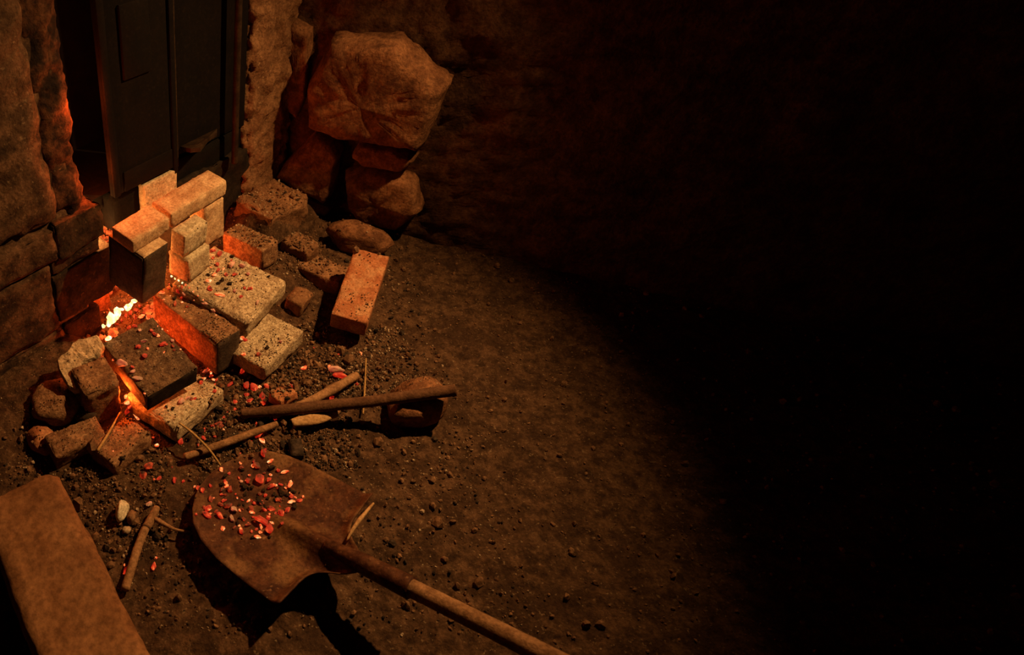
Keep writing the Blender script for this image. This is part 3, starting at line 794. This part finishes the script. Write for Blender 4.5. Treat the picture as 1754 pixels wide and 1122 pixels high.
grit('earth_clods', 1500, 8, M['grit_brown'], 'clods of brown earth and clay crumbs strewn over the floor', 0.0052, [NEAR, PILE, LEFT, RIGHTF, FAR], cat='clods')
grit('cinder_grit', 4200, 6, M['cinder'], 'black cinders and charcoal crumbs over floor and bricks', 0.0028, [NEAR, PILE, PILE, LEFT, RIGHTF, BRK, BIGB])
grit('ash_grit', 3600, 7, M['grit_pale'], 'pale ash crumbs over floor and bricks', 0.0019, [NEAR, PILE, LEFT, RIGHTF, RIGHTF, BRK, BRK, LEDGE])

# ------------------------------------------------------------------ embers, one by one
EM = {}
def ember_variants():
    for kind in ('e_red', 'e_dull', 'e_hot', 'e_ash', 'e_white', 'cinder'):
        for s in range(6):
            me = rock_mesh('ember', (1.0, 0.85, 0.7), seed=200 + s, sub=2, rough=0.26, cuts=9, cutd=0.60)
            me.materials.append(M[kind])
            EM[(kind, s)] = me
ember_variants()
KIND = {'r': 'e_red', 'd': 'e_dull', 'h': 'e_hot', 'a': 'e_ash', 'w': 'e_white', 'k': 'cinder'}
ernd = random.Random(99)
def embers(ox, oy, sc, items, label, group, special=None):
    xs = sorted(i[0] for i in items); ys = sorted(i[1] for i in items)
    def third(v, a, names):
        return names[0] if v < a[len(a) // 3] else names[1] if v < a[2 * len(a) // 3] else names[2]
    for it in items:
        zx, zy, size, code = it[:4]
        asp = it[4] if len(it) > 4 else ernd.uniform(0.72, 1.4)
        x, y = ox + zx / sc, oy + zy / sc
        p, nrm = hit_px(x, y)
        if p is None: continue
        depth = (p - CAMP).dot(FWD)
        d = size / sc * depth / FPX * 1.30
        o = bpy.data.objects.new('ember', EM[(KIND[code], ernd.randrange(6))])
        COL.objects.link(o)
        sz = Vector((d * asp, d / asp * 0.95, d * 0.85))
        rot = Euler((ernd.uniform(-0.4, 0.4), ernd.uniform(-0.4, 0.4), ernd.uniform(0, 6.28) if len(it) <= 4 else R(it[5] if len(it) > 5 else 0)))
        o.matrix_local = Matrix.Translation(p + Vector((0, 0, 1)) * sz.z * 0.30) @ rot.to_matrix().to_4x4() @ Matrix.Diagonal((sz.x, sz.y, sz.z, 1))
        lb_ = it[6] if len(it) > 6 else None
        where = third(zy, ys, ('far ', 'middle ', 'near ')) + third(zx, xs, ('left', 'centre', 'right'))
        lab = label.replace('small', 'tiny' if size / sc < 4.5 else 'small' if size / sc < 8.5 else 'larger') + ', ' + where
        if len(items) < 9: lab = label
        if lb_: tag(o, lb_, 'ember')
        elif code == 'k':
            o.name = 'burnt_coal'
            tag(o, lab.replace('glowing red ember', 'burnt-out black coal'), 'coal', group.replace('embers', 'black coals'))
        elif code == 'h': tag(o, lab.replace('glowing red', 'bright orange'), 'ember', group.replace('embers', 'bright embers'))
        elif code == 'a': tag(o, lab.replace('glowing red', 'ash-grey'), 'ember', group.replace('embers', 'ashen embers'))
        elif code == 'd': tag(o, lab.replace('glowing red', 'dull dark red'), 'ember', group.replace('embers', 'dull embers'))
        else: tag(o, lab, 'ember', group)
Z = 5.344
embers(353, 772, Z, [
 (300,40,38,'d'),(525,35,60,'r'),(585,105,40,'h'),(435,100,28,'r'),(455,150,62,'d'),(425,145,30,'h'),(315,120,26,'h'),(325,160,42,'d'),(140,180,38,'h'),(185,215,16,'h'),
 (605,160,55,'k'),(660,185,34,'r'),(720,202,46,'h',1.5,10),(495,270,78,'r',0.8,0),(590,225,28,'h'),(575,270,50,'r'),(380,280,46,'r'),(320,285,28,'a'),(170,285,30,'r'),(40,325,32,'r'),
 (605,330,56,'r'),(680,315,28,'r'),(640,320,28,'h'),(770,320,52,'h'),(730,345,22,'h'),(355,345,52,'k'),(420,340,38,'k'),(150,360,38,'d'),(220,365,54,'d'),(145,405,28,'r'),
 (545,415,34,'r'),(490,400,34,'d'),(770,390,20,'h'),(785,425,38,'r'),(815,430,20,'h'),(888,425,24,'h'),(855,460,38,'r'),(780,475,48,'h',1.4,-10),(285,435,20,'h'),(390,460,24,'h'),(330,455,18,'r'),
 (70,435,16,'h'),(40,445,46,'d'),(160,440,22,'k'),(495,475,52,'k'),(200,515,60,'d'),(260,545,62,'a'),(130,500,40,'d'),(410,535,50,'d'),(530,545,40,'r'),(590,540,54,'r'),(580,582,20,'h'),(680,510,24,'d'),
 (745,550,52,'r'),(685,580,64,'r',0.75,30),(20,545,60,'r'),(12,600,56,'r'),(35,585,30,'h'),(120,600,56,'r'),(95,560,36,'d'),(310,550,24,'h'),(240,630,50,'a'),(430,610,24,'r'),(345,630,34,'d'),(350,640,14,'h'),(390,680,44,'d'),
 (515,655,92,'r',1.3,-35,'largest rounded red ember near the shovel ridge, left of a pair'),(582,722,84,'r',0.8,0,'largest blocky red ember near the shovel ridge, right of a pair'),(605,665,28,'h'),(150,715,36,'h'),(305,690,22,'h'),(325,745,50,'r'),(260,705,28,'d'),
 (470,795,44,'h'),(415,745,24,'r'),(430,800,36,'k'),(580,795,32,'k'),(650,420,28,'k'),(700,400,44,'k'),(620,400,34,'k'),(530,370,34,'k'),(740,410,34,'k'),(635,575,24,'r'),(560,440,30,'k'),(470,430,26,'k'),(310,620,30,'k'),(180,600,28,'k'),(690,460,24,'k'),(300,500,26,'k'),(390,350,30,'k'),(800,380,34,'k')],
 'small glowing red ember lying on the rusty shovel blade', 'embers on the shovel')
xr = random.Random(7)
extra = []
while len(extra) < 42:
    ex, ey = xr.uniform(40, 850), xr.uniform(160, 780)
    if ((ex - 430) / 420) ** 2 + ((ey - 470) / 310) ** 2 < 1 and xr.random() < 0.9:
        extra.append((ex, ey, xr.uniform(20, 46), xr.choice('kkkkdddrrh')))
embers(353, 772, Z, extra, 'small glowing red ember in the loose scatter on the shovel blade', 'embers scattered on the shovel')
embers(74, 772, Z, [(1385,332,20,'h'),(1420,350,40,'r'),(1455,372,40,'r'),(1400,585,26,'r'),(1470,520,30,'d')], 'small glowing red ember lying on the rusty shovel blade', 'embers on the shovel')
embers(353, 352, Z, [(60,420,44,'r'),(125,450,60,'r'),(235,552,68,'a'),(342,560,56,'a'),(105,545,34,'r'),(112,600,40,'r'),(160,585,24,'h'),(80,640,40,'h'),(180,640,34,'r'),(260,640,38,'r'),(385,630,40,'a'),(30,700,46,'h'),(65,485,30,'r'),
 (40,770,50,'r'),(265,785,36,'a'),(350,760,26,'r'),(405,765,36,'r'),(320,840,30,'r'),(130,830,48,'h',1.5,-10),(470,890,34,'a'),(230,505,18,'r'),(45,570,18,'h'),(150,690,40,'k'),(220,720,40,'k'),(110,720,36,'k'),(240,470,34,'k'),(570,655,26,'k'),(330,690,26,'k'),(20,640,30,'k'),(180,770,30,'k'),(490,580,18,'k')],
 'small glowing red ember on top of the large cream firebrick', 'embers on the large cream firebrick')
embers(230, 460, 7.48, [(530,465,58,'d'),(642,555,18,'h'),(612,440,34,'h'),(642,330,56,'a'),(560,302,66,'r'),(600,385,40,'r'),(440,265,38,'r'),(610,245,38,'r'),(345,325,56,'h'),(378,402,24,'h'),(465,355,18,'h'),(910,462,62,'a'),(1012,545,66,'a'),(1050,600,18,'h'),(450,210,30,'r'),(770,410,16,'h'),(690,490,44,'d'),(520,390,60,'k'),(480,230,46,'k'),(700,430,40,'k'),(1100,600,30,'k')],
 'small glowing red ember on top of the long brown brick', 'embers on the long brown brick')
embers(230, 460, 7.48, [(95,630,66,'h'),(190,642,76,'h'),(20,750,46,'r'),(65,800,46,'a'),(220,800,44,'r'),(265,852,50,'r'),(305,872,44,'h'),(357,780,24,'h'),(300,742,22,'h'),(135,937,60,'a'),(55,1012,62,'r'),(170,1032,30,'h'),(375,982,78,'r'),(420,975,34,'r'),(490,930,50,'a'),(490,1000,44,'d'),(495,865,22,'h'),(432,802,20,'h'),(597,1042,26,'h'),(382,1080,24,'h'),(515,1055,34,'d')],
 'small glowing red ember on the ash-dusted slab', 'embers on the ash-dusted slab')
embers(74, 540, 8.016, [(1180,180,56,'r'),(1250,160,54,'r'),(1310,445,68,'r'),(1435,460,34,'h'),(1400,575,78,'r'),
 (1085,700,150,'a',1.25,-40,'large ash-crusted coal on the left edge of the slab'),(965,620,34,'h'),(1225,720,52,'r'),(1235,778,60,'a'),(1305,885,78,'a',1.4,0,'grey ash flake on the slab beside the ash-crusted coal'),(1400,1080,34,'h')],
 'small glowing red ember on the ash-dusted slab', 'embers on the ash-dusted slab')
embers(240, 600, 6.6, [(770,215,50,'h'),(802,265,40,'h'),(800,302,46,'r'),(715,332,46,'h'),(690,372,46,'r'),(827,342,38,'h'),(860,345,36,'r'),(760,345,24,'r'),(845,395,30,'r'),(840,467,42,'r'),(470,592,84,'a'),(545,545,48,'a'),(582,555,36,'d'),(622,550,36,'r'),(300,648,36,'k'),(365,668,40,'k'),(735,255,50,'a'),(840,430,26,'k'),(600,500,30,'k')],
 'small glowing red ember on the front cream firebrick', 'embers on the front cream firebrick')
embers(240, 600, 6.6, [(1150,250,60,'r'),(1025,390,48,'r'),(1030,462,46,'k'),(1195,400,62,'r'),(1285,445,80,'r'),(1205,512,48,'r'),(1232,585,60,'r'),(1070,600,50,'r'),(1075,670,40,'r'),(885,850,70,'d'),(910,870,60,'d'),(820,866,48,'r'),(725,902,36,'r'),(940,905,28,'h'),(970,832,36,'r'),(985,705,24,'d'),(950,762,32,'r'),(845,980,36,'r'),(715,1000,50,'r'),(655,1000,34,'r'),(460,1045,66,'r'),(187,1080,46,'h'),(150,992,30,'r'),(660,1070,36,'d'),
 (900,680,90,'k'),(870,760,60,'k'),(760,820,60,'k'),(690,930,60,'k'),(800,930,60,'k'),(980,560,70,'k'),(1090,530,60,'k'),(1000,800,50,'k'),(1120,440,50,'k'),(640,900,50,'k'),(560,1000,60,'k'),(800,1020,50,'k'),(1060,760,46,'k'),(900,960,50,'k')],
 'small glowing red ember on the floor right of the front cream brick', 'embers on the floor by the cream bricks')
embers(353, 562, Z, [(335,105,44,'h'),(362,115,40,'r'),(345,245,36,'h'),(440,555,74,'r'),(492,545,30,'h'),(552,545,56,'r'),(540,582,22,'h'),(512,640,66,'r',0.7,0),(522,692,46,'r'),(365,540,60,'r',0.7,-20),
 (780,542,34,'r'),(895,372,46,'h'),(920,340,36,'r'),(1130,372,48,'h'),(1180,400,90,'a',1.4,-10,'ash-grey half-burnt coal lying right, near the upper end of the tan stick'),(1225,450,76,'r',1.6,5),(1415,237,26,'h'),(1210,240,24,'r'),(990,182,16,'r'),(1380,516,26,'r'),(1150,660,50,'r'),(635,842,34,'r'),(720,880,26,'h'),(465,890,34,'r'),(480,990,58,'r'),(517,1042,52,'h'),(410,1040,20,'r'),(540,1115,24,'r'),(685,130,34,'a'),(480,250,40,'d'),(560,180,36,'k'),(740,655,50,'k')],
 'small glowing red ember among the cinders behind the sticks', 'embers behind the sticks')
embers(74, 772, Z, [(965,160,70,'d'),(920,232,66,'d'),(1060,262,44,'r'),(1015,266,22,'r'),(1200,275,46,'r'),(1280,286,28,'r'),(975,497,52,'a'),(1015,1065,58,'r',0.65,0,'upright glowing ember left of the shovel shadow'),(1033,985,24,'h'),(790,1095,84,'r',1.2,20,'large glowing ember at the foot of the forked branch'),(825,1062,40,'h'),(743,1047,18,'h'),(640,6,14,'h'),(1180,152,16,'r')],
 'small glowing red ember on the bare earth left of the shovel', 'embers left of the shovel')
embers(74, 562, Z, [(775,690,64,'h'),(800,730,54,'r'),(850,812,50,'h'),(870,838,28,'h'),(760,640,40,'h'),(780,760,56,'r')], 'small glowing red ember down in the gap beside the slab', 'embers in the left gap')

# ------------------------------------------------------------------ coals at the mouth and down in the gaps
def coal(p, size, kind, label, group, cat='coal'):
    o = bpy.data.objects.new('hot_coal', EM[(kind, ernd.randrange(6))])
    COL.objects.link(o)
    s = Vector((size * ernd.uniform(0.9, 1.3), size * ernd.uniform(0.8, 1.1), size * ernd.uniform(0.7, 1.0)))
    o.matrix_local = Matrix.Translation(p) @ Euler((ernd.uniform(0, 6), ernd.uniform(0, 6), ernd.uniform(0, 6))).to_matrix().to_4x4() @ Matrix.Diagonal((s.x, s.y, s.z, 1))
    tag(o, label, cat, group)
for zx, zy, sz in [(840, 880, 46), (800, 905, 60), (770, 930, 50), (730, 950, 56), (690, 960, 60), (665, 1000, 66), (630, 1040, 84), (590, 1075, 66), (555, 1105, 50)]:
    x, y = 74 + zx / Z, 352 + zy / Z
    p = at(x + ernd.uniform(-4, 4), y + ernd.uniform(-3, 3), 0.128)
    coal(p, sz / Z * 2.2e-3 * ernd.uniform(0.7, 1.45), 'e_white', 'yellow-white glowing coal in the fire mouth below the dark upright brick', 'white-hot coals in the fire mouth')
for zx, zy, sz in [(850, 960, 70), (800, 990, 70), (760, 1020, 70), (720, 1060, 44), (680, 1095, 36), (890, 930, 50), (930, 990, 60), (840, 1030, 60)]:
    x, y = 74 + zx / Z, 352 + zy / Z
    p, nrm = hit_px(x, y)
    coal(p + Vector((0, 0, 0.003)), sz / Z * 1.4e-3, 'e_red', 'red coal heaped at the back edge of the slab', 'red coals at the fire mouth')

for k, (x, y) in enumerate([(294, 474), (300, 478), (306, 481), (312, 485), (318, 489), (324, 494), (331, 500), (339, 507), (348, 514)]):
    p, nrm = hit_px(x, y)
    coal(p + Vector((0, 0, 0.001)), 0.0085 if k < 5 else 0.007, 'e_white' if k < 4 else 'e_hot', 'glowing coal wedged in the crack between the brown brick and the large cream brick', 'coals wedged in the crack')

coal(at(185, 580, 0.166), 0.0185, 'e_white', 'white-hot oval coal glowing by itself at the back left corner of the slab', None)

def bed(name, quad, z0, z1, label, seed, n=260, mat='e_bed'):
    """heap of small burning coals filling a gap"""
    rnd = random.Random(seed)
    V, Fc = [], []
    bm = bmesh.new(); bmesh.ops.create_icosphere(bm, subdivisions=1, radius=1.0)
    iv = [v.co.copy() for v in bm.verts]; bm.verts.index_update(); fi = [tuple(v.index for v in f.verts) for f in bm.faces]; bm.free()
    A, B, C_, D = [Vector((*q, 0)) for q in quad]
    for _ in range(n):
        a, b = rnd.random(), rnd.random()
        p = A.lerp(B, a).lerp(D.lerp(C_, a), b)
        p.z = rnd.uniform(z0, z1)
        r = rnd.uniform(0.004, 0.010)
        e = Euler((rnd.uniform(0, 6), rnd.uniform(0, 6), 0)).to_matrix()
        base = len(V)
        for v in iv:
            V.append(p + e @ (v * r * rnd.uniform(0.75, 1.2)))
        Fc += [tuple(base + i for i in f) for f in fi]
    o = link(name, mesh(name, V, Fc, False), M[mat])
    return tag(o, label, 'coals', kind='stuff')
def kq(u0, u1, n0, n1):
    return [tuple(K(u, n, 0))[:2] for u, n in ((u0, n0), (u1, n0), (u1, n1), (u0, n1))]
bed('fire_bed', kq(0.91, 1.12, -1.50, -1.25), 0.0, 0.045, 'bed of burning coals inside the fire mouth', 1, 900)
bed('gap_coals', kq(0.785, 0.835, -1.12, -0.84), 0.0, 0.025, 'coals burning down in the gap between the slab and the long brown brick', 2, 180)
bed('gap_coals', kq(0.93, 0.965, -1.10, -0.86), 0.0, 0.045, 'coals burning in the gap between the brown brick and the cream bricks', 3, 180)

def fire(name, p, energy, col=(1.0, 0.16, 0.02), size=0.012):
    l = bpy.data.lights.new(name, 'POINT'); l.energy = energy; l.color = col; l.shadow_soft_size = size
    o = bpy.data.objects.new(name, l); COL.objects.link(o); o.location = p
    return o
fire('fire_glow', K(0.99, -1.27, 0.19), 4.0, (1.0, 0.30, 0.06), 0.04)
fire('fire_glow', K(1.08, -1.24, 0.20), 2.5, (1.0, 0.30, 0.06), 0.04)
fire('mouth_glow', K(0.900, -1.165, 0.10), 1.6, (1.0, 0.10, 0.016), 0.015)
fire('gap_glow', K(0.815, -1.02, 0.045), 1.0, (1.0, 0.10, 0.012))
fire('gap_glow', K(0.815, -0.93, 0.040), 0.6, (1.0, 0.10, 0.012))
fire('gap_glow', K(0.945, -0.98, 0.060), 0.9, (1.0, 0.10, 0.012))
fire('gap_glow', K(0.945, -0.87, 0.050), 1.7, (1.0, 0.10, 0.012))
fire('left_gap_glow', at(210, 668, 0.085), 0.8, (1.0, 0.14, 0.016))
fire('back_gap_glow', K(1.15, -1.08, 0.12), 0.6, (1.0, 0.10, 0.012))
fire('recess_glow', K(0.848, -1.150, 0.62), 1.3, (1.0, 0.13, 0.015))
fire('recess_glow', K(0.868, -1.152, 0.44), 1.1, (1.0, 0.13, 0.015))
fire('stack_glow', K(0.866, -1.186, 0.272), 1.4, (1.0, 0.42, 0.11))
fire('stack_glow', K(0.950, -1.095, 0.235), 0.16, (1.0, 0.28, 0.045))
fire('stack_glow', K(0.950, -1.085, 0.150), 0.16, (1.0, 0.20, 0.03))
fire('gap_glow', at(417, 606, 0.030), 0.45, (1.0, 0.10, 0.012))
